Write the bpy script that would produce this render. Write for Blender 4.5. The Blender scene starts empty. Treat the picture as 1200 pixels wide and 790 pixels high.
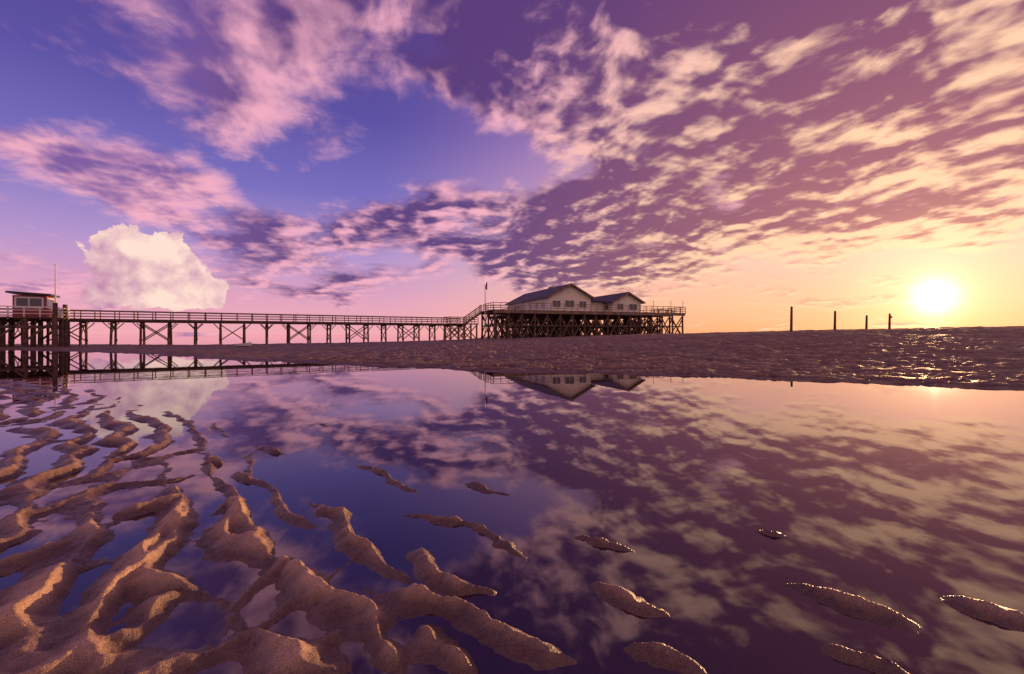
import bpy, math, random
import numpy as np
from mathutils import Vector, Matrix
random.seed(4)
sc = bpy.context.scene
sc.view_settings.view_transform = 'Standard'
sc.view_settings.look = 'None'
sc.view_settings.exposure = 0
H = 1.4; F = 533.0; HY = 392.0
def lin(c):
    r = []
    for v in c:
        v /= 255.0
        r.append(v/12.92 if v <= .04045 else ((v+.055)/1.055)**2.4)
    return tuple(r)+(1.0,)
def gpt(px, py):
    d = F*H/(py-HY)
    return ((px-600)/F*d, d)
def azel(px, py):
    u = (px-600)/F; v = (HY-py)/F
    return math.atan(u), math.atan(v/math.sqrt(1+u*u))
SUN_AZ, SUN_EL = azel(1095, 348)
SUN = Vector((math.sin(SUN_AZ)*math.cos(SUN_EL), math.cos(SUN_AZ)*math.cos(SUN_EL), math.sin(SUN_EL)))

# ------------------------------------------------------------------ camera
cd = bpy.data.cameras.new('camera'); cam = bpy.data.objects.new('camera', cd)
sc.collection.objects.link(cam)
cam.location = (0, 0, H); cam.rotation_euler = (math.radians(90), 0, 0)
cd.lens = 16; cd.sensor_width = 36; cd.shift_y = -3/1200.0
cd.clip_start = 0.05; cd.clip_end = 20000
sc.camera = cam
# ------------------------------------------------------------------ sun
sl = bpy.data.lights.new('sun', 'SUN'); so = bpy.data.objects.new('sun', sl)
sc.collection.objects.link(so)
sl.energy = 5.0; sl.angle = math.radians(0.5); sl.color = (1.0, 0.56, 0.25)
so.rotation_euler = SUN.to_track_quat('Z', 'Y').to_euler()

# ------------------------------------------------------------------ node helper
class NB:
    def __init__(s, nt): s.nt = nt
    def _in(s, sock, v):
        if v is None: return
        if isinstance(v, bpy.types.NodeSocket): s.nt.links.new(v, sock)
        else: sock.default_value = v
    def m(s, op, a, b=None, c=None, clamp=False):
        n = s.nt.nodes.new('ShaderNodeMath'); n.operation = op; n.use_clamp = clamp
        s._in(n.inputs[0], a); s._in(n.inputs[1], b); s._in(n.inputs[2], c)
        return n.outputs[0]
    def comb(s, x, y, z):
        n = s.nt.nodes.new('ShaderNodeCombineXYZ')
        for i, v in enumerate((x, y, z)): s._in(n.inputs[i], v)
        return n.outputs[0]
    def dot(s, a, b):
        n = s.nt.nodes.new('ShaderNodeVectorMath'); n.operation = 'DOT_PRODUCT'
        s._in(n.inputs[0], a); s._in(n.inputs[1], b); return n.outputs['Value']
    def vadd(s, a, b):
        n = s.nt.nodes.new('ShaderNodeVectorMath'); n.operation = 'ADD'
        s._in(n.inputs[0], a); s._in(n.inputs[1], b); return n.outputs[0]
    def noise(s, vec, scale, detail=4, rough=.5, dist=0.0, dims='3D'):
        n = s.nt.nodes.new('ShaderNodeTexNoise'); n.noise_dimensions = dims
        s._in(n.inputs['Vector'], vec); s._in(n.inputs['Scale'], scale)
        n.inputs['Detail'].default_value = detail; n.inputs['Roughness'].default_value = rough
        n.inputs['Distortion'].default_value = dist
        return n.outputs[0]
    def sstep(s, v, a, b, o0=0.0, o1=1.0):
        n = s.nt.nodes.new('ShaderNodeMapRange'); n.interpolation_type = 'SMOOTHSTEP'
        s._in(n.inputs[0], v)
        for i, q in enumerate((a, b, o0, o1)): s._in(n.inputs[i+1], q)
        return n.outputs[0]
    def mix(s, f, a, b, mode='MIX'):
        n = s.nt.nodes.new('ShaderNodeMixRGB'); n.blend_type = mode
        s._in(n.inputs[0], f); s._in(n.inputs[1], a); s._in(n.inputs[2], b)
        return n.outputs[0]
    def ramp(s, f, stops):
        n = s.nt.nodes.new('ShaderNodeValToRGB'); s._in(n.inputs[0], f)
        e = n.color_ramp.elements
        while len(e) < len(stops): e.new(0.5)
        for i, (p, c) in enumerate(stops): e[i].position = p; e[i].color = c
        return n.outputs[0]

# ------------------------------------------------------------------ world (sky)
w = bpy.data.worlds.new('World'); sc.world = w; w.use_nodes = True
w.cycles.sampling_method = 'MANUAL'; w.cycles.sample_map_resolution = 512
nt = w.node_tree; nt.nodes.clear(); b = NB(nt)
tc = nt.nodes.new('ShaderNodeTexCoord'); D = tc.outputs['Generated']
sep = nt.nodes.new('ShaderNodeSeparateXYZ'); nt.links.new(D, sep.inputs[0])
X, Y, Z = sep.outputs
az = b.m('ARCTAN2', X, Y); el = b.m('ARCSINE', Z)
sd = b.dot(D, tuple(SUN))
def R(d): return math.radians(d)/math.radians(60)
ef = b.m('DIVIDE', el, math.radians(60), clamp=True)
left = b.ramp(ef, [(0, lin((240,168,174))), (R(4), lin((220,160,188))), (R(9), lin((176,146,200))), (R(16), lin((118,108,186))),
                   (R(24), lin((90,80,160))), (R(33), lin((84,64,140))), (R(50), lin((82,54,118)))])
right = b.ramp(ef, [(0, lin((252,168,116))), (R(3), lin((252,186,146))), (R(8), lin((248,192,174))), (R(15), lin((228,170,186))),
                    (R(24), lin((176,132,186))), (R(36), lin((124,94,162))), (R(50), lin((96,70,136)))])
fs = b.sstep(sd, math.cos(math.radians(62)), math.cos(math.radians(8)))
base = b.mix(fs, left, right)

def blobs(lst, vec, k=1.9):
    out = None
    for q in lst:
        px, py, rx, ry = q[:4]; rot = q[4] if len(q) > 4 else 0; amp = q[5] if len(q) > 5 else 1
        a0, e0 = azel(px, py); c = math.cos(math.atan((px-600)/F))
        mp = nt.nodes.new('ShaderNodeMapping'); mp.vector_type = 'TEXTURE'
        nt.links.new(vec, mp.inputs['Vector'])
        mp.inputs['Location'].default_value = (a0, e0, 0)
        mp.inputs['Rotation'].default_value = (0, 0, math.radians(rot))
        mp.inputs['Scale'].default_value = (rx/F*c*c*k, ry/F*c*k, 1)
        g = nt.nodes.new('ShaderNodeTexGradient'); g.gradient_type = 'SPHERICAL'
        nt.links.new(mp.outputs[0], g.inputs[0])
        out = b.m('MULTIPLY', g.outputs[1], amp*1.35) if out is None else b.m('MULTIPLY_ADD', g.outputs[1], amp*1.35, out)
    return out
wn = b.noise(D, 2.6, 3, .6); wn2 = b.noise(b.vadd(D, (5, 3, 1)), 2.6, 3, .6)
# planar cloud-layer coordinates (perspective of a flat cloud deck)
zc = b.m('ADD', b.m('MAXIMUM', Z, 0.0), 0.15)
cx = b.m('MULTIPLY_ADD', wn, .30, b.m('DIVIDE', X, zc)); cy = b.m('MULTIPLY_ADD', wn2, .30, b.m('DIVIDE', Y, zc))
va = math.radians(-20)
al = b.m('MULTIPLY_ADD', cx, math.sin(va)*.85, b.m('MULTIPLY', cy, math.cos(va)*.85))
ac = b.m('MULTIPLY_ADD', cx, math.cos(va), b.m('MULTIPLY', cy, -math.sin(va)))
P = b.comb(ac, al, 0.0)
P2 = b.vadd(P, (0.07, 0.05, 0.0))
big = b.noise(P, .60, 2, .5, 0, '2D')
n1 = b.noise(P, 1.75, 8, .60, 0, '2D'); n2 = b.noise(P, 8.5, 4, .60, 0, '2D')
m1 = b.noise(P2, 1.75, 4, .60, 0, '2D'); m2 = b.noise(P2, 8.5, 2, .60, 0, '2D')
azw = b.m('MULTIPLY_ADD', b.m('SUBTRACT', wn, .5), .50, az)
elw = b.m('MULTIPLY_ADD', b.m('SUBTRACT', wn2, .5), .22, el)
AE = b.comb(azw, elw, 0.0)
masses = [
 (600,284,190,34,3,1.4),(860,255,240,50,8,1.3),(1130,205,230,50,14,1.05),(870,165,190,64,22,1.15),
 (1060,80,270,100,10,1.15),(760,50,190,80,0,1.0),(520,30,230,70,0,.90),(690,200,120,36,25,.45),
 (400,110,120,40,-50,.35),
 (220,105,150,36,-12,.45),(340,35,80,26,30,.40),(80,205,190,30,-10,.95),(60,50,150,26,0,.15),
 (150,240,80,16,-30,.35),(260,275,110,8,-6,.30),(310,340,180,9,-2,.6),(40,300,70,30,0,.35),(40,345,110,14,0,.5)]
mk = b.m('MINIMUM', blobs(masses, AE), 1.3)
cell = b.m('MINIMUM', b.m('ADD', blobs([(950,190,330,110,18,1.3),(700,60,140,60,0,.9),(640,285,160,24,0,.8)], AE), .30), 1.0)
d1 = b.m('MULTIPLY_ADD', b.m('SUBTRACT', n1, .5), 3.1, mk)
d1 = b.m('MULTIPLY_ADD', b.m('SUBTRACT', big, .5), .8, d1)
dens = b.m('MULTIPLY_ADD', b.m('MULTIPLY', b.m('SUBTRACT', n2, .5), cell), 1.3, d1)
alpha = b.sstep(dens, .15, 1.02)
thick = b.sstep(dens, .45, 1.7)
lit = b.m('MULTIPLY_ADD', b.m('SUBTRACT', n1, m1), 5.4, .52)
lit = b.m('MULTIPLY_ADD', b.m('MULTIPLY', b.m('SUBTRACT', n2, m2), cell), 2.2, lit)
lit = b.m('MULTIPLY_ADD', thick, -.56, lit)
lit = b.m('MULTIPLY_ADD', b.m('SUBTRACT', big, .5), -.8, lit)
# heavier bellies
dk = blobs([(600,285,200,34,3,.9),(880,235,170,26,8,.8),(840,150,130,38,30,1.0),(1000,100,170,34,25,.8),(560,50,200,60,0,.7),(900,20,170,30,0,.6),(1130,210,120,18,14,.5)], AE)
br_ = blobs([(1120,160,130,34,18,.8),(760,205,80,22,25,.7),(700,60,60,36,0,.9),(1080,265,160,22,8,.8),(1130,40,110,30,15,.7),(960,190,90,16,15,.5)], AE)
lit = b.m('MULTIPLY_ADD', b.m('SUBTRACT', br_, dk), .36, lit)
near0 = b.sstep(sd, math.cos(math.radians(50)), math.cos(math.radians(10)))
lit = b.m('MULTIPLY_ADD', near0, .20, lit)
leftside = b.sstep(az, -.40, -.70)
lit = b.m('MULTIPLY_ADD', leftside, .28, lit)
lit = b.sstep(lit, -.25, 1.05)
near = b.sstep(sd, math.cos(math.radians(52)), math.cos(math.radians(10)))
cdark = b.mix(near, b.mix(leftside, lin((88,58,118)), lin((124,90,156))), lin((128,74,104)))
clit = b.mix(near, lin((240,172,192)), lin((255,208,168)))
ccol = b.mix(lit, cdark, clit)
sky = b.mix(b.m('MULTIPLY', alpha, .94), base, ccol)
# cumulus tower: billowed heads
cn = b.noise(D, 9.0, 7, .58, .0)
cn3 = b.noise(b.vadd(D, (3.02,1,7.015)), 9.0, 7, .58, .0)
cn4 = b.noise(b.vadd(D, (.016, 0, .020)), 9.0, 5, .58, .0)
bil = b.m('ABSOLUTE', b.m('MULTIPLY_ADD', b.noise(D, 24.0, 3, .55), 4.0, -2.0))
azc = b.m('MULTIPLY_ADD', b.m('SUBTRACT', cn, .5), .20, az)
elc = b.m('MULTIPLY_ADD', b.m('SUBTRACT', cn3, .5), .16, el)
cmk = blobs([(205,322,44,32,0,1.4), (150,305,34,28,0,1.0), (128,280,24,13,0,.8), (175,282,26,14,0,.8), (240,340,28,18,0,1.1), (175,350,62,13,0,1.0), (190,298,26,22,0,.8)], b.comb(azc, elc, 0.0), 1.7)
cdn = b.m('MULTIPLY_ADD', b.m('SUBTRACT', bil, .4), .16, b.m('MULTIPLY_ADD', b.m('SUBTRACT', cn, .5), .5, cmk))
a_bot = b.sstep(b.m('MULTIPLY_ADD', b.m('SUBTRACT', cn, .5), .05, el), math.radians(1.3), math.radians(3.2))
ca = b.m('MULTIPLY', b.sstep(cdn, .48, .66), a_bot)
cl = b.m('MULTIPLY_ADD', bil, .16, b.sstep(az, azel(90,300)[0], azel(235,300)[0], .12, .60))
cl = b.m('MULTIPLY_ADD', b.m('SUBTRACT', cn, cn4), 4.2, cl)
cl = b.m('MULTIPLY_ADD', b.sstep(el, math.radians(2), math.radians(7)), .14, cl, clamp=True)
ccum = b.mix(cl, lin((190,134,170)), lin((255,222,206)))
sky = b.mix(b.m('MULTIPLY', ca, .97), sky, ccum)
# aureole and disc of the sun
def glow(sky, k, col, amp):
    g = b.m('EXPONENT', b.m('MULTIPLY', b.m('SUBTRACT', 1.0, sd), -k))
    return b.mix(b.m('MULTIPLY', g, amp), sky, col, 'ADD')
sky = glow(sky, 20, (1.0,.38,.16,1), .24)
sky = glow(sky, 200, (1.0,.58,.24,1), .55)
sky = glow(sky, 3000, (2.5,1.9,1.1,1), 1.0)
disc = b.sstep(sd, math.cos(math.radians(.85)), math.cos(math.radians(.4)))
sky = b.mix(disc, sky, (16, 13, 9, 1))
# anti-twilight pink behind the camera, brightened as added fill for sand and house
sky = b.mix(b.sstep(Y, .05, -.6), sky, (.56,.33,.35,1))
ns = nt.nodes.new('ShaderNodeTexSky'); ns.sky_type = 'NISHITA'; ns.sun_disc = False
ns.sun_elevation = SUN_EL; ns.sun_rotation = SUN_AZ
sky = b.mix(.003, sky, ns.outputs[0], 'ADD')
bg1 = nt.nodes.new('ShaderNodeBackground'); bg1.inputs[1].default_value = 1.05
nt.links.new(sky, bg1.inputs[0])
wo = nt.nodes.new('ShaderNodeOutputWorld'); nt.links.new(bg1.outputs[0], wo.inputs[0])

# ------------------------------------------------------------------ materials
def mat(name, col, rough=.7, var=.25, scale=3.0, bump=0.0, bscale=30, spec=.4, metallic=0):
    m = bpy.data.materials.new(name); m.use_nodes = True; t = m.node_tree; n = NB(t)
    p = t.nodes['Principled BSDF']
    tcn = t.nodes.new('ShaderNodeTexCoord').outputs['Object']
    ns_ = n.noise(tcn, scale, 6, .6)
    c1 = tuple(v*(1-var) for v in col)+(1,); c2 = tuple(min(1, v*(1+var)) for v in col)+(1,)
    t.links.new(n.mix(n.sstep(ns_, .3, .7), c1, c2), p.inputs['Base Color'])
    p.inputs['Roughness'].default_value = rough; p.inputs['Metallic'].default_value = metallic
    p.inputs['Specular IOR Level'].default_value = spec
    if bump:
        bn = t.nodes.new('ShaderNodeBump'); bn.inputs['Strength'].default_value = bump; bn.inputs['Distance'].default_value = .02
        t.links.new(n.noise(tcn, bscale, 5, .6), bn.inputs['Height']); t.links.new(bn.outputs[0], p.inputs['Normal'])
    return m
wood_dark = mat('weathered_pile_wood', (.12,.068,.048), .8, .45, 2.0, .5, 25)
wood_deck = mat('deck_timber', (.25,.165,.125), .75, .35, 1.5, .3, 20)
wall_white = mat('cream_wall_boards', (.84,.76,.62), .6, .08, 1.2)
roof_m = mat('dark_roof_felt', (.060,.045,.055), .55, .3, 1.5, .3, 8)
glass_m = mat('window_glass', (.03,.035,.045), .08, .1, 1, spec=.9)
trim_m = mat('white_trim', (.75,.72,.70), .5, .08)
red_m = mat('red_painted_boards', (.34,.05,.045), .5, .25, 3)
metal_m = mat('pole_metal', (.45,.45,.46), .35, .1, metallic=.6)
flag_m = mat('flag_cloth', (.25,.05,.06), .8, .2)
boat_m = mat('white_hull', (.75,.74,.72), .35, .08)

# ------------------------------------------------------------------ mesh helper
class MB:
    def __init__(s): s.v = []; s.f = []
    def hexa(s, c):
        o = len(s.v); s.v += [tuple(p) for p in c]
        s.f += [tuple(o+i for i in q) for q in ((0,3,2,1),(4,5,6,7),(0,1,5,4),(1,2,6,5),(2,3,7,6),(3,0,4,7))]
    def box(s, o, ex, ey, x0, x1, y0, y1, z0, z1):
        c = []
        for z in (z0, z1):
            for (x, y) in ((x0,y0),(x1,y0),(x1,y1),(x0,y1)):
                c.append((o[0]+ex[0]*x+ey[0]*y, o[1]+ex[1]*x+ey[1]*y, z))
        s.hexa(c)
    def beam(s, p, q, wd, ht=None):
        p = Vector(p); q = Vector(q); ht = ht or wd; d = (q-p).normalized()
        up = Vector((0,0,1)) if abs(d.z) < .95 else Vector((0,1,0))
        sx = d.cross(up).normalized()*wd/2; sy = sx.cross(d).normalized()*ht/2
        s.hexa([p-sx-sy, p+sx-sy, p+sx+sy, p-sx+sy, q-sx-sy, q+sx-sy, q+sx+sy, q-sx+sy])
    def cyl(s, p, q, r0, r1=None, n=8):
        r1 = r0 if r1 is None else r1; p = Vector(p); q = Vector(q); d = (q-p).normalized()
        up = Vector((0,0,1)) if abs(d.z) < .95 else Vector((0,1,0))
        a = d.cross(up).normalized(); c = a.cross(d); o = len(s.v)
        for (pt, r) in ((p, r0), (q, r1)):
            for i in range(n):
                t = 2*math.pi*i/n; s.v.append(tuple(pt+a*math.cos(t)*r+c*math.sin(t)*r))
        for i in range(n): s.f.append((o+i, o+(i+1)%n, o+n+(i+1)%n, o+n+i))
        s.f.append(tuple(o+n+i for i in range(n))); s.f.append(tuple(o+n-1-i for i in range(n)))
    def obj(s, name, m, parent=None):
        me = bpy.data.meshes.new(name); me.from_pydata(s.v, [], s.f); me.update()
        import bmesh
        bm = bmesh.new(); bm.from_mesh(me); bmesh.ops.recalc_face_normals(bm, faces=bm.faces); bm.to_mesh(me); bm.free()
        o = bpy.data.objects.new(name, me); sc.collection.objects.link(o); me.materials.append(m)
        if parent: o.parent = parent
        return o
def empty(name):
    e = bpy.data.objects.new(name, None); sc.collection.objects.link(e); return e

# ------------------------------------------------------------------ terrain
_tab = np.random.RandomState(11).rand(256, 256)
def vn(x, y):
    xi = np.floor(x).astype(np.int64); yi = np.floor(y).astype(np.int64)
    fx = x-xi; fy = y-yi; fx = fx*fx*fx*(fx*(fx*6-15)+10); fy = fy*fy*fy*(fy*(fy*6-15)+10)
    a = _tab[xi & 255, yi & 255]; c = _tab[(xi+1) & 255, yi & 255]
    d = _tab[xi & 255, (yi+1) & 255]; e = _tab[(xi+1) & 255, (yi+1) & 255]
    return (a*(1-fx)+c*fx)*(1-fy)+(d*(1-fx)+e*fx)*fy
def fbm(x, y, o=3):
    s = 0; a = .5; t = 0
    for i in range(o):
        ca, sa = math.cos(i*.7), math.sin(i*.7)
        s = s+a*vn((x*ca-y*sa)*2**i+17.3*i, (x*sa+y*ca)*2**i+9.1*i); t += a; a *= .5
    return s/t
def ss(a, b_, x):
    t = np.clip((x-a)/(b_-a), 0, 1); return t*t*(3-2*t)
WL = [(-3000,60),(-120,52),(-46,41),(-35,37.3),(-22.4,29.8),(-13.6,24.1),(-7.8,20.7),(-1.7,17.8),(1.6,16.6),(5.7,15.2),(9.8,13.1),(12.7,11.3),(20,8),(35,4),(60,0),(3000,-10)]
crests_px = [
 ([(448,598),(505,605),(560,620),(600,640),(632,662)], .95),
 ([(360,585),(385,600),(415,638),(470,680)], 1.1),
 ([(240,604),(265,590),(290,612),(312,640)], 1.3),
 ([(670,628),(710,635),(758,652)], .9),
 ([(690,690),(740,700),(800,720)], 1.1),
 ([(915,680),(960,695),(1020,722),(1090,745)], 1.0),
 ([(1105,698),(1150,715),(1230,745)], 1.0),
 ([(720,765),(770,778),(830,797)], 1.1),
 ([(948,760),(1000,772),(1070,795)], 1.0),
 ([(545,568),(570,575),(594,582)], .85),
 ([(415,538),(440,552),(470,572),(500,582)], .85),
 ([(490,645),(518,682),(560,690),(592,700)], 1.2),
 ([(868,620),(895,626),(915,628)], .75),
 ([(420,690),(520,712),(600,742),(668,780)], 1.25),
 ([(265,720),(330,660),(360,690),(420,720),(440,770),(470,800)], 1.25),
 ([(130,610),(170,600),(215,582)], 1.2),
 ([(215,582),(200,640),(140,690),(110,740),(120,795)], 1.3),
 ([(300,740),(350,770),(380,800)], 1.2),
 ([(480,745),(520,770),(560,800)], 1.2),
 ([(302,525),(318,531),(332,533)], 1.0),
 ([(235,548),(252,540),(262,546)], 1.0),
 ([(275,556),(292,565)], 1.0),
 ([(376,497),(390,500)], .8),
 ([(450,523),(470,526)], .6),
]
crests = [([gpt(*p) for p in c], a) for c, a in crests_px]
def terrain(x, y, full=False):
    yw = np.interp(x, [p[0] for p in WL], [p[1] for p in WL])
    yw = yw+(fbm(x*.35+3, y*.35, 3)-.5)*2.2*np.clip(np.abs(y)/20, .3, 2)
    s = (y-yw)*.85
    Hm = np.interp(x, [-3000,-60,-25,0,19,50,120,3000], [.05,.05,.10,.62,1.35,2.1,2.5,2.5])
    t = np.clip(s/34, 0, 1)
    bank = Hm*(.55*t+.45*t*t*(3-2*t))+.03*ss(0, .8, s)
    back = np.where(x < -12, -.35, .45)*ss(-40, 10, x)+(-.35)*(1-ss(-40, 10, x))
    k = ss(np.interp(x, [-40,-10,20], [12,40,45]), np.interp(x, [-40,-10,20], [30,90,120]), s)
    bank = bank*(1-k)+back*k
    rel = (fbm(x*.12, y*.12, 3)-.5)*.25*ss(2, 20, s)*np.clip(Hm, .1, 1)
    wx = x+.7*fbm(x*.9, y*.9, 2); wy = y+1.0*fbm(x*.5+8, y*.5, 2)
    l1 = (1-np.abs(2*vn(wx*1.2+wy*.25, wy*2.3-wx*.2)-1))**2
    l2 = (1-np.abs(2*vn(wx*2.9-wy*.5+9, wy*4.6+wx*.4)-1))**1.6
    lump = l1*.115+l2*.060+(vn(wx*7, wy*9)-.5)*.03-.045
    lump = lump*ss(-.6, 1.5, s)*(.55+.8*fbm(x*.2+40, y*.2, 2))*(1-ss(150, 300, s))
    zb = bank+rel+lump-.012
    dry_b = ss(.005, .09, lump)*.40
    # lagoon bed + ripples
    xb = np.interp(y, [0,1.87,2.89,4.44,6.9,12.9,25], [1.35,.25,-.70,-2.05,-4.0,-11.5,-38])
    q = (xb-x)/(1+.25*np.abs(y))
    lvl = -.046+.050*ss(-.35, .8, q)+.040*ss(.5, 2.0, q)*ss(7, 2.5, y)
    wA = fbm(x*.8+5, y*.8+1, 4)-.5; wB = fbm(x*1.0+35, y*1.0+21, 4)-.5
    lam = .42
    ph = (x*.76+y*.65+wA*.95)/lam
    fr = ph-np.floor(ph)
    r = np.where(fr < .66, (fr/.66)**1.25, (1-(fr-.66)/.34)**1.25)
    ph2 = (x*.93-y*.36+wB*1.1)/.62
    fr2 = ph2-np.floor(ph2)
    r2 = np.where(fr2 < .58, (fr2/.58)**1.6, (1-(fr2-.58)/.42)**1.3)
    am = ss(.26, .56, fbm(x*1.0+70, y*1.0+20, 2))
    expo = ss(-.30, .55, q)
    comb = np.maximum(r*(.50+.50*am), r2*(.66-.50*am))+.16*np.minimum(r, r2)
    rip = (comb*.145-.068)*(.16+.84*expo)*np.interp(y, [0,6,14,25], [1,.70,.50,.42])
    rg = (1-np.abs(2*fbm(x*7+3, y*7, 3)-1))
    fine = ((fbm(x*6, y*6, 3)-.5)*.022+(rg-.7)*.018+(fbm(x*24, y*24, 3)-.5)*.016)*expo
    big_ = (fbm(x*.5+11, y*.5, 2)-.5)*.030
    zl = lvl+rip+fine+big_*(.4+.6*expo)
    zl = zl-.02*ss(8, 14, y)*(1-expo)
    near_ = (y < 9) & (y > 1) & (np.abs(x) < 6)
    xs = x[near_]; ys = y[near_]; add = np.zeros(xs.shape)
    X_ = xs+(fbm(xs*3.1, ys*3.1+4, 5)-.5)*.21; Y_ = ys+(fbm(xs*3.1+50, ys*3.1+9, 5)-.5)*.21
    hn = .62+.70*fbm(xs*6, ys*6, 4)
    for pts, a in crests:
        ln = [0]
        for i in range(len(pts)-1): ln.append(ln[-1]+math.dist(pts[i], pts[i+1]))
        best = np.full(xs.shape, 9.0); tt = np.zeros(xs.shape); sg = np.zeros(xs.shape)
        for i in range(len(pts)-1):
            ax, ay = pts[i]; bx, by = pts[i+1]; dx, dy = bx-ax, by-ay; L2 = dx*dx+dy*dy
            u = np.clip(((X_-ax)*dx+(Y_-ay)*dy)/L2, 0, 1)
            ex = X_-ax-u*dx; ey = Y_-ay-u*dy; d = np.sqrt(ex*ex+ey*ey)
            m_ = d < best; best = np.where(m_, d, best)
            tt = np.where(m_, (ln[i]+u*(ln[i+1]-ln[i]))/ln[-1], tt)
            sg = np.where(m_, np.sign(dx*ey-dy*ex), sg)
        dd = np.where(sg > 0, best/(.065*a), best/(.105*a))
        env = (np.clip(np.sin(np.pi*np.clip(tt, 0, 1)), 0, 1))**.5*.75+.25
        add = np.maximum(add, (.096*a*env)*np.exp(-dd**1.05)*hn)
    tmp = zl[near_]
    zl[near_] = np.where(add > .002, np.maximum(tmp, tmp*.4-.025+add*.95), tmp)
    m = ss(-1.6, .4, s)
    z = zl*(1-m)+zb*m
    if not full: return z
    dry_l = ss(.012, .090, zl+(fbm(x*2.2+9, y*2.2, 3)-.5)*.03)
    return z, dry_l*(1-m)+dry_b*m, m
def axis(u0, s0, k, far):
    out = []; x = u0
    while x < far:
        x += s0+k*(x-u0); out.append(x)
    return out
s0 = .0105
xc = list(np.arange(-3.2, 2.4, s0))
xsx = np.array([-v for v in reversed(axis(3.2, s0, .017, 4000))]+xc+axis(xc[-1], s0, .018, 4000))
yc = list(np.arange(1.5, 4.4, s0)); yf = axis(yc[-1], s0, .0095, 5000)
yb = [1.5-v for v in reversed(axis(0, s0*2, .12, 300))]
ysy = np.array(yb+yc+yf)
nx, ny = len(xsx), len(ysy)
GX, GY = np.meshgrid(xsx, ysy)
gx = GX.ravel(); gy = GY.ravel()
gz, gdry, gbank = terrain(gx, gy, True)
co = np.stack([gx, gy, gz], 1).astype(np.float32)
me = bpy.data.meshes.new('sand_ground')
me.vertices.add(nx*ny); me.vertices.foreach_set('co', co.ravel())
idx = np.arange(nx*ny).reshape(ny, nx)
q = np.stack([idx[:-1,:-1], idx[:-1,1:], idx[1:,1:], idx[1:,:-1]], -1).reshape(-1, 4)
me.loops.add(q.size); me.loops.foreach_set('vertex_index', q.ravel().astype(np.int32))
me.polygons.add(len(q)); me.polygons.foreach_set('loop_start', (np.arange(len(q))*4).astype(np.int32))
me.polygons.foreach_set('use_smooth', np.ones(len(q), dtype=bool))
me.update(calc_edges=True)
at = me.attributes.new('dryness', 'FLOAT', 'POINT'); at.data.foreach_set('value', gdry.astype(np.float32))
at = me.attributes.new('bank', 'FLOAT', 'POINT'); at.data.foreach_set('value', gbank.astype(np.float32))
ground = bpy.data.objects.new('sand_ground', me); sc.collection.objects.link(ground)
print('terrain', nx, ny)
ms = bpy.data.materials.new('wet_rippled_sand'); ms.use_nodes = True; t = ms.node_tree; n = NB(t)
p = t.nodes['Principled BSDF']
gp = t.nodes.new('ShaderNodeNewGeometry').outputs['Position']
an = t.nodes.new('ShaderNodeAttribute'); an.attribute_name = 'dryness'
ab = t.nodes.new('ShaderNodeAttribute'); ab.attribute_name = 'bank'; BK = ab.outputs['Fac']
grain = n.noise(gp, 190, 2, .7); blot = n.noise(gp, 1.4, 3, .62); mid = n.noise(gp, 26, 5, .70); coarse = n.noise(gp, 4.5, 4, .62)
dry = n.m('MULTIPLY_ADD', n.m('SUBTRACT', mid, .5), .8, an.outputs['Fac'], clamp=True)
cdry = n.mix(n.sstep(blot, .3, .7), (.50,.29,.170,1), (.70,.44,.275,1))
cdry = n.mix(n.m('MULTIPLY', n.sstep(mid, .45, .75), .5), cdry, (.23,.12,.082,1))
cwet = n.mix(n.sstep(blot, .3, .7), (.105,.050,.038,1), (.17,.090,.064,1))
cwet = n.mix(n.m('MULTIPLY', BK, .7), cwet, n.mix(n.sstep(coarse, .35, .65), (.070,.032,.028,1), (.22,.115,.080,1)))
col = n.mix(dry, cwet, cdry)
gr = n.sstep(grain, .35, .65, .58, 1.28)
grc = t.nodes.new('ShaderNodeCombineColor')
for i in range(3): t.links.new(gr, grc.inputs[i])
col = n.mix(1.0, col, grc.outputs[0], 'MULTIPLY')
t.links.new(col, p.inputs['Base Color'])
ro = n.m('MULTIPLY_ADD', dry, .24, n.m('MULTIPLY_ADD', n.sstep(mid, .35, .7), .18, .25))
ro = n.m('MULTIPLY_ADD', BK, .20, ro)
t.links.new(ro, p.inputs['Roughness'])
t.links.new(n.m('MULTIPLY_ADD', BK, -.18, .55), p.inputs['Specular IOR Level'])
b0 = t.nodes.new('ShaderNodeBump'); b0.inputs['Distance'].default_value = .16
t.links.new(n.m('MULTIPLY', BK, .75), b0.inputs['Strength']); t.links.new(coarse, b0.inputs['Height'])
b1 = t.nodes.new('ShaderNodeBump'); b1.inputs['Strength'].default_value = .95; b1.inputs['Distance'].default_value = .018
hh = n.m('MULTIPLY_ADD', mid, .9, n.m('MULTIPLY', grain, .25)); t.links.new(hh, b1.inputs['Height'])
t.links.new(b0.outputs[0], b1.inputs['Normal'])
t.links.new(b1.outputs[0], p.inputs['Normal'])
me.materials.append(ms)

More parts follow.
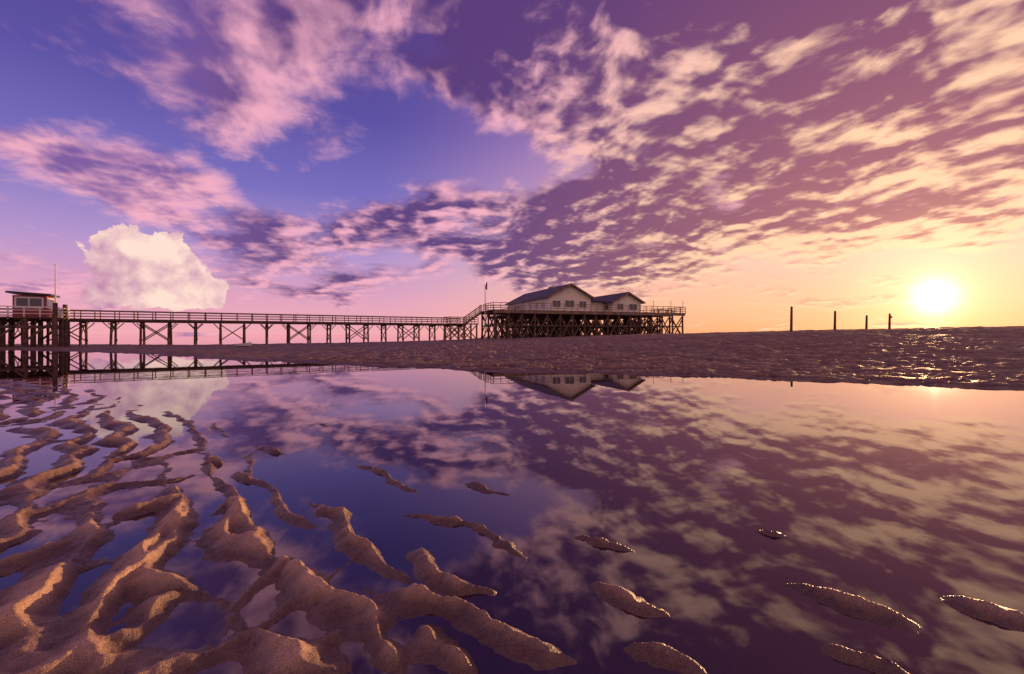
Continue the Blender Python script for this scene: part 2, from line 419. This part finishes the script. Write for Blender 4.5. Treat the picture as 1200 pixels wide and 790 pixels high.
# ------------------------------------------------------------------ water
wb = MB(); wb.v = [(-5000,-300,0),(5000,-300,0),(5000,6000,0),(-5000,6000,0)]; wb.f = [(0,1,2,3)]
mw = bpy.data.materials.new('still_water'); mw.use_nodes = True; t = mw.node_tree; t.nodes.clear(); n = NB(t)
gp = t.nodes.new('ShaderNodeNewGeometry').outputs['Position']
bp = t.nodes.new('ShaderNodeBump'); bp.inputs['Strength'].default_value = .008; bp.inputs['Distance'].default_value = .05
t.links.new(n.noise(gp, 1.6, 3, .5), bp.inputs['Height'])
fr = t.nodes.new('ShaderNodeFresnel'); fr.inputs[0].default_value = 1.95
gl = t.nodes.new('ShaderNodeBsdfGlossy'); gl.inputs['Roughness'].default_value = .012; gl.inputs['Color'].default_value = (1.0,.93,.98,1)
t.links.new(bp.outputs[0], gl.inputs['Normal']); t.links.new(bp.outputs[0], fr.inputs['Normal'])
tr = t.nodes.new('ShaderNodeBsdfTransparent'); tr.inputs[0].default_value = (.94,.72,.82,1)
mx = t.nodes.new('ShaderNodeMixShader'); t.links.new(fr.outputs[0], mx.inputs[0]); t.links.new(tr.outputs[0], mx.inputs[1]); t.links.new(gl.outputs[0], mx.inputs[2])
ou = t.nodes.new('ShaderNodeOutputMaterial'); t.links.new(mx.outputs[0], ou.inputs[0])
water = wb.obj('lagoon_water', mw)

# ------------------------------------------------------------------ stilt restaurant
sr = empty('stilt_beach_house')
P0 = (-3.05, 74.0); ar = math.radians(20)
E1 = (math.cos(ar), math.sin(ar)); E2 = (-math.sin(ar), math.cos(ar))
def W(u, v, z): return (P0[0]+E1[0]*u+E2[0]*v, P0[1]+E1[1]*u+E2[1]*v, z)
DZ = 5.5
deck = MB()
deck.box(P0, E1, E2, 0, 38.6, 0, 8, DZ-.14, DZ)
deck.box(P0, E1, E2, 8, 38.6, 8.003, 29, DZ-.143, DZ-.003)
for v in (0.15, 4, 7.8, 12, 16, 20, 24, 28.7):
    u0 = 0 if v < 8 else 8
    deck.box(P0, E1, E2, u0+.02, 38.58, v-.12, v+.12, DZ-.55, DZ-.145)
deck.obj('deck', wood_deck, sr)
pl = MB(); br = MB()
rows = (0.3, 4, 7.8, 12, 16, 20, 24, 28.6)
for ri, v in enumerate(rows):
    us = [u for u in np.arange(.4, 38.6, 2.36) if (v < 8 or u > 8)]
    for i, u in enumerate(us):
        j = random.uniform(-.08, .08)
        pl.cyl(W(u+j, v, -.4), W(u, v, DZ-.5), .19, .16, 7)
        if i+1 < len(us):
            u2 = us[i+1]
            if ri in (0, 2, 4, 6) or i % 2 == 0:
                off_ = .22
                br.beam(W(u, v-off_, .7), W(u2, v-off_, DZ-.8), .10, .2)
                br.beam(W(u, v+off_, DZ-.8), W(u2, v+off_, .7), .10, .2)
            br.beam(W(u, v-.24, 2.9), W(u2, v-.24, 2.9), .09, .2)
    if ri+1 < len(rows):
        v2 = rows[ri+1]
        for i, u in enumerate(us):
            if v2 > 8 and u < 8: continue
            if i % 2 == 0:
                br.beam(W(u+.2, v, .8), W(u+.2, v2, DZ-.8), .10, .2); br.beam(W(u-.2, v, DZ-.8), W(u-.2, v2, .8), .10, .2)
pl.obj('piles', wood_dark, sr); br.obj('cross_bracing', wood_dark, sr)
rl = MB()
def rail(mb, p, q, z, h=1.1, sp=1.5, z2=None):
    z2 = z if z2 is None else z2
    L = math.dist(p, q); k = max(1, round(L/sp))
    for i in range(k+1):
        f = i/k; x = p[0]+(q[0]-p[0])*f; y = p[1]+(q[1]-p[1])*f; zz = z+(z2-z)*f
        mb.beam((x, y, zz-.25), (x, y, zz+h), .09)
    for hh_ in (h, h*.66, h*.33):
        mb.beam((p[0], p[1], z+hh_-.02), (q[0], q[1], z2+hh_-.02), .05, .10 if hh_ == h else .07)
c = [W(0,0,0), W(38.6,0,0), W(38.6,29,0), W(8,29,0), W(8,8,0), W(0,8,0)]
for i in range(4): rail(rl, c[i][:2], c[i+1][:2], DZ, 1.15, 1.3)
rail(rl, c[4][:2], c[5][:2], DZ, 1.15, 1.3)
rail(rl, c[0][:2], W(0, 5.6, 0)[:2], DZ, 1.15, 1.3)
rl.obj('railing', wood_deck, sr)
def house(tag, uc, v0, hw, ln, ez, pz, winds):
    wl = MB(); o = len(wl.v)
    z0 = DZ+.004
    for v in (v0, v0+ln):
        for (u, z) in ((uc-hw, z0), (uc+hw, z0), (uc+hw, ez), (uc, pz), (uc-hw, ez)): wl.v.append(W(u, v, z))
    wl.f += [(0,1,2,3,4), (9,8,7,6,5), (0,5,6,1), (1,6,7,2), (4,9,5,0)]
    wl.obj(tag+'_walls', wall_white, sr)
    rf = MB(); oh = .55; sl_ = (pz-ez)/hw
    for sgn in (-1, 1):
        ue = uc+sgn*(hw+oh); ze = ez-sl_*oh
        cs = []
        for th in (.02, .28):
            cs += [W(ue, v0-.7, ze+th), W(uc, v0-.7, pz+th), W(uc, v0+ln+.6, pz+th), W(ue, v0+ln+.6, ze+th)]
        rf.hexa(cs)
    rf.obj(tag+'_roof', roof_m, sr)
    tm = MB(); gm = MB()
    for sgn in (-1, 1):
        ue = uc+sgn*(hw+oh); ze = ez-sl_*oh
        tm.beam(W(ue, v0-.74, ze+.08), W(uc, v0-.74, pz+.08), .05, .30)
    tm.obj(tag+'_bargeboards', wood_deck, sr)
    t2 = MB()
    for (side, a0, a1, za, zb_) in winds:
        if side == 'F':
            gm.box(P0, E1, E2, uc+a0, uc+a1, v0-.03, v0+.02, DZ+za, DZ+zb_)
            for (x0, x1, zz0, zz1) in ((a0-.1,a0,za-.1,zb_+.1),(a1,a1+.1,za-.1,zb_+.1),(a0,a1,za-.1,za),(a0,a1,zb_,zb_+.1),((a0+a1)/2-.03,(a0+a1)/2+.03,za,zb_)):
                t2.box(P0, E1, E2, uc+x0, uc+x1, v0-.07, v0-.005, DZ+zz0, DZ+zz1)
        else:
            uu = uc-hw
            gm.box(P0, E1, E2, uu-.03, uu+.02, v0+a0, v0+a1, DZ+za, DZ+zb_)
            for (x0, x1, zz0, zz1) in ((a0-.1,a0,za-.1,zb_+.1),(a1,a1+.1,za-.1,zb_+.1),(a0,a1,za-.1,za),(a0,a1,zb_,zb_+.1)):
                t2.box(P0, E1, E2, uu-.07, uu-.005, v0+x0, v0+x1, DZ+zz0, DZ+zz1)
    gm.obj(tag+'_windows', glass_m, sr); t2.obj(tag+'_window_frames', trim_m, sr)
house('main_house', 16, 4, 4.3, 22, DZ+2.7, DZ+4.95,
      [('F',-3.5,-2.0,.9,2.0),('F',-1.0,.8,.9,2.1),('F',1.9,3.3,.9,2.0)]+[('L',1.5+i*3.0,3.4+i*3.0,.9,2.0) for i in range(7)])
house('side_house', 29.6, 6, 3.2, 14, DZ+2.3, DZ+4.0,
      [('F',-2.3,-.9,.8,1.9),('F',.5,2.2,.8,1.9)]+[('L',1.5+i*3.2,3.5+i*3.2,.8,1.9) for i in range(4)])
lk = MB()
lk.box(P0, E1, E2, 20.32, 26.38, 9, 20, DZ+.004, DZ+2.3); lk.obj('link_walls', wall_white, sr)
lk = MB(); lk.hexa([W(20.33,8.4,DZ+2.32),W(26.37,8.4,DZ+2.32),W(26.37,20.4,DZ+2.32),W(20.33,20.4,DZ+2.32),W(20.33,8.4,DZ+2.75),W(26.37,8.4,DZ+2.5),W(26.37,20.4,DZ+2.5),W(20.33,20.4,DZ+2.75)]); lk.obj('link_roof', roof_m, sr)
ch = MB(); ch.box(P0, E1, E2, 17.0, 17.7, 15, 15.7, DZ+4.3, DZ+5.7); ch.obj('chimney', roof_m, sr)
tx = MB()
for u in np.arange(33.6, 38.4, .8): tx.beam(W(u, 10.5, DZ), W(u, 10.5, DZ+1.9), .07)
tx.beam(W(33.6,10.5,DZ+1.9), W(38.2,10.5,DZ+1.9), .08)
for u in (34.5, 36.2, 37.8):
    tx.box(P0, E1, E2, u-.7, u+.7, 3.0, 3.8, DZ+.70, DZ+.78)
    tx.beam(W(u-.5,3.4,DZ), W(u-.5,3.4,DZ+.7), .1); tx.beam(W(u+.5,3.4,DZ), W(u+.5,3.4,DZ+.7), .1)
    tx.box(P0, E1, E2, u-.7, u+.7, 2.3, 2.6, DZ+.42, DZ+.47); tx.beam(W(u,2.45,DZ), W(u,2.45,DZ+.42), .1)
for u in (24.0, 31.5, 35.5, 38.3): tx.beam(W(u, .35, DZ), W(u, .35, DZ+2.3), .07)
tx.obj('terrace_furniture', wood_deck, sr)
# flagpole
fp = empty('flagpole'); m_ = MB(); q0 = W(-.9, 1.6, 0)
m_.cyl((q0[0], q0[1], -.3), (q0[0], q0[1], 10.6), .10, .05, 8); m_.obj('pole', metal_m, fp)
m_ = MB(); m_.cyl((q0[0], q0[1], 10.6), (q0[0], q0[1], 10.75), .09, .03, 8); m_.obj('finial', metal_m, fp)
m_ = MB()
for i in range(3):
    x0 = q0[0]+.08+i*.09; y0 = q0[1]+.06*math.sin(i*1.1); x1 = x0+.09; y1 = q0[1]+.06*math.sin((i+1)*1.1)
    m_.hexa([(x0,y0,8.9-.06*i),(x1,y1,8.9-.06*(i+1)),(x1,y1+.012,8.9-.06*(i+1)),(x0,y0+.012,8.9-.06*i),(x0,y0,10.2-.1*i),(x1,y1,10.2-.1*(i+1)),(x1,y1+.012,10.2-.1*(i+1)),(x0,y0+.012,10.2-.1*i)])
m_.obj('flag', flag_m, fp)

# ------------------------------------------------------------------ pier
pier = empty('wooden_pier')
A = Vector((-53, 53)); B = Vector((-8.6, 80.3)); dv = (B-A); PL = dv.length; F1 = dv/PL; F2 = Vector((F1.y, -F1.x))
PZ = 3.25
def WP(s, c_, z): q_ = A+F1*s+F2*c_; return (q_.x, q_.y, z)
pk = MB(); s = -9
while s < PL:
    pk.box(A, F1, F2, s, s+.86, -1.35, 1.35, PZ-.09, PZ+random.uniform(-.008, .008)); s += .9
pk.obj('planks', wood_deck, pier)
st = MB()
for c_ in (-1.1, 0, 1.1): st.box(A, F1, F2, -9, PL, c_-.09, c_+.09, PZ-.36, PZ-.10)
for c_ in (-1.38, 1.38): st.box(A, F1, F2, -9, PL, c_-.025, c_+.025, PZ-.24, PZ+.02)
st.obj('stringers', wood_dark, pier)
lg = MB(); xb_ = MB(); sp_ = 2.75; k = int((PL+9)/sp_)
for i in range(k+1):
    s = -8.7+i*sp_
    for c_ in (-1.15, 1.15):
        lg.cyl(WP(s+random.uniform(-.06,.06), c_*1.18, -.5), WP(s, c_, PZ-.38), .14, .12, 8)
    lg.box(A, F1, F2, s-.09, s+.09, -1.45, 1.45, PZ-.55, PZ-.37)
    xb_.beam(WP(s+.13, -1.3, .6), WP(s+.13, 1.2, PZ-.7), .05, .11); xb_.beam(WP(s-.13, 1.3, .6), WP(s-.13, -1.2, PZ-.7), .05, .11)
    if i < k and i % 3 == 0:
        for c_ in (-1.33, 1.33):
            xb_.beam(WP(s, c_, .6), WP(s+sp_, c_, PZ-.55), .06, .12)
            xb_.beam(WP(s, c_*.93, PZ-.55), WP(s+sp_, c_*.93, .6), .06, .12)
    elif i < k:   # short knee braces
        for c_ in (-1.33, 1.33):
            xb_.beam(WP(s, c_, PZ-1.25), WP(s+.75, c_, PZ-.42), .06, .10)
            xb_.beam(WP(s+sp_, c_, PZ-1.25), WP(s+sp_-.75, c_, PZ-.42), .06, .10)
lg.obj('piles', wood_dark, pier); xb_.obj('bracing', wood_dark, pier)
rr = MB()
for c_ in (-1.3, 1.3): rail(rr, WP(-9, c_, 0)[:2], WP(PL, c_, 0)[:2], PZ, 1.0, 1.8)
T = Vector(W(0, 7.0, 0)[:2]); ds = (T-B); SLn = ds.length; G1 = ds/SLn; G2 = Vector((G1.y, -G1.x))
sw = MB(); ns_ = 12
for i in range(ns_):
    z = PZ+(DZ-PZ)*(i+1)/ns_-.02
    sw.box(B, G1, G2, SLn*i/ns_, SLn*(i+1)/ns_+.04, -1.1, 1.1, z-.06, z)
for c_ in (-1.1, 1.1):
    p_ = B+G2*c_; q_ = T+G2*c_
    sw.beam((p_.x, p_.y, PZ-.2), (q_.x, q_.y, DZ-.22), .08, .34)
    rail(rr, p_[:], q_[:], PZ, 1.05, 1.1, DZ)
sw.obj('stairway', wood_deck, pier)
rr.obj('railing', wood_deck, pier)
lp = MB()
lp.box(B, F1, F2, -4.4, .8, 1.45, 4.2, PZ-.14, PZ+.01)
for s in (-4.2, -1.8, .6):
    for c_ in (1.8, 4.0):
        q_ = B+F1*s+F2*c_; lp.cyl((q_.x, q_.y, -.4), (q_.x, q_.y, PZ-.14), .16, .14, 8)
for s in (-4.2, -1.8):
    for c_ in (1.8, 4.0):
        p_ = B+F1*s+F2*c_; q_ = B+F1*(s+2.4)+F2*c_
        lp.beam((p_.x,p_.y-.2,.6), (q_.x,q_.y-.2,PZ-.3), .08, .16); lp.beam((p_.x,p_.y+.2,PZ-.3), (q_.x,q_.y+.2,.6), .08, .16)
c4 = [B+F1*-4.4+F2*1.5, B+F1*-4.4+F2*4.15, B+F1*.8+F2*4.15, B+F1*.8+F2*1.5]
for i in range(3): rail(lp, c4[i][:], c4[i+1][:], PZ, 1.05, 1.3)
lp.obj('stair_landing', wood_deck, pier)

# ------------------------------------------------------------------ lifeguard hut on platform beside pier
hut = empty('lifeguard_hut'); C = Vector((-51.4, 49.0))
hp = MB(); hp.box(C, F1, F2, -5, 2.3, -2.4, 2.4, PZ-.18, PZ-.02)
for s in (-4.7, -2.4, -.1, 2.1):
    for c_ in (-2.2, 0, 2.2):
        q_ = C+F1*s+F2*c_; hp.cyl((q_.x, q_.y, -.6), (q_.x, q_.y, PZ-.18), .25, .21, 9)
for s in (-4.7, -2.4, -.1):
    for c_ in (-2.2, 2.2):
        p_ = C+F1*s+F2*c_; q_ = C+F1*(s+2.3)+F2*c_
        hp.beam((p_.x, p_.y-.28, 2.2), (q_.x, q_.y-.28, 2.2), .1, .26)
        hp.beam((p_.x, p_.y-.28, .5), (q_.x, q_.y-.28, PZ-.4), .1, .2)
hp.obj('platform', wood_dark, hut)
for s, c_ in ((2.15, 2.25), (2.15, -1.1)):
    q_ = C+F1*s+F2*c_; m_ = MB(); m_.cyl((q_.x, q_.y, -.5), (q_.x, q_.y, PZ+1.5), .24, .2, 10); m_.obj('mooring_pile', wood_dark, hut)
hr = MB()
c4 = [C+F1*-4.9+F2*2.3, C+F1*2.2+F2*2.3, C+F1*2.2+F2*-2.2]
for i in range(2): rail(hr, c4[i][:], c4[i+1][:], PZ, 1.05, 1.2)
hr.obj('railing', trim_m, hut)
hb = MB(); hb.box(C, F1, F2, -1.3, 1.2, -1.3, 1.3, PZ, PZ+2.25); hb.obj('walls', red_m, hut)
gg = MB()
gg.box(C, F1, F2, -1.0, .9, 1.27, 1.33, PZ+1.05, PZ+1.95); gg.box(C, F1, F2, 1.17, 1.23, -1.0, 1.0, PZ+1.05, PZ+1.95)
gg.obj('windows', glass_m, hut)
gt = MB()
for (x0, x1, z0, z1) in ((-1.14,-1.0,.9,2.1),(.9,1.04,.9,2.1),(-1.0,.9,.9,1.05),(-1.0,.9,1.95,2.1),(-.12,-.02,1.05,1.95)):
    gt.box(C, F1, F2, x0, x1, 1.305, 1.37, PZ+z0, PZ+z1)
for (x0, x1, z0, z1) in ((-1.14,-1.0,.9,2.1),(1.0,1.14,.9,2.1),(-1,1,.9,1.05),(-1,1,1.95,2.1)):
    gt.box(C, F1, F2, 1.205, 1.27, x0, x1, PZ+z0, PZ+z1)
gt.obj('window_frames', trim_m, hut)
hf = MB(); cs = []
for th in (0, .2):
    for (a_, c_, z) in ((-1.7,-1.7,2.45),(1.6,-1.7,2.27),(1.6,1.7,2.27),(-1.7,1.7,2.45)):
        q_ = C+F1*a_+F2*c_; cs.append((q_.x, q_.y, PZ+z+th))
hf.hexa(cs); hf.obj('roof', roof_m, hut)
fp = empty('flagpole'); m_ = MB(); q_ = C+F1*1.7+F2*.3
m_.cyl((q_.x, q_.y, PZ), (q_.x, q_.y, 9.0), .08, .045, 8); m_.obj('pole', trim_m, fp)
m_ = MB(); m_.cyl((q_.x, q_.y, 9.0), (q_.x, q_.y, 9.15), .09, .03, 8); m_.obj('finial', trim_m, fp)

# ------------------------------------------------------------------ small boat lying on the sand by the pier
bo = empty('beached_boat'); bx, by = (286-600)/F*48, 48.0
m_ = MB(); N_ = 12; rings = []
for i in range(N_+1):
    tt = i/N_; xx = -.8+1.6*tt; wdt = .4*(1-abs(2*tt-1)**2.2*(.95 if tt > .5 else .35)); sh = .34+.18*tt**2
    o = len(m_.v)
    for (c_, z) in ((-1, sh), (-.75, .12), (0, .03+.3*max(0, tt-.8)), (.75, .12), (1, sh), (.85, sh-.02), (0, sh-.12), (-.85, sh-.02)):
        m_.v.append((bx+xx, by+c_*wdt, .08+z))
    rings.append(o)
for i in range(N_):
    for j in range(8):
        m_.f.append((rings[i]+j, rings[i]+(j+1)%8, rings[i+1]+(j+1)%8, rings[i+1]+j))
m_.f.append(tuple(rings[0]+j for j in range(8))); m_.f.append(tuple(rings[-1]+7-j for j in range(8)))
m_.obj('hull', boat_m, bo)
m_ = MB()
for dx in (-.3, .2): m_.box((bx,by), (1,0), (0,1), dx-.08, dx+.08, -.33, .33, .40, .44)
m_.obj('thwarts', wood_deck, bo)

# ------------------------------------------------------------------ marker posts
def tz(x, y): return float(terrain(np.array([x]), np.array([y]))[0])
for (px, top, dd) in ((927, 360, 52), (978, 365, 55), (1015, 370, 60), (1042, 368, 60)):
    x = (px-600)/F*dd; z0 = tz(x, dd); z1 = H+(HY-top)/F*dd
    m_ = MB(); m_.cyl((x, dd, z0-.4), (x+.05, dd, z1), .15, .12, 9)
    m_.cyl((x+.05, dd, z1), (x+.05, dd, z1+.08), .12, .05, 9)
    if px > 1030: m_.box((x, dd), (1, 0), (0, 1), -.16, .24, -.17, -.12, z1-.55, z1-.30)
    m_.obj('wooden_post', wood_dark)
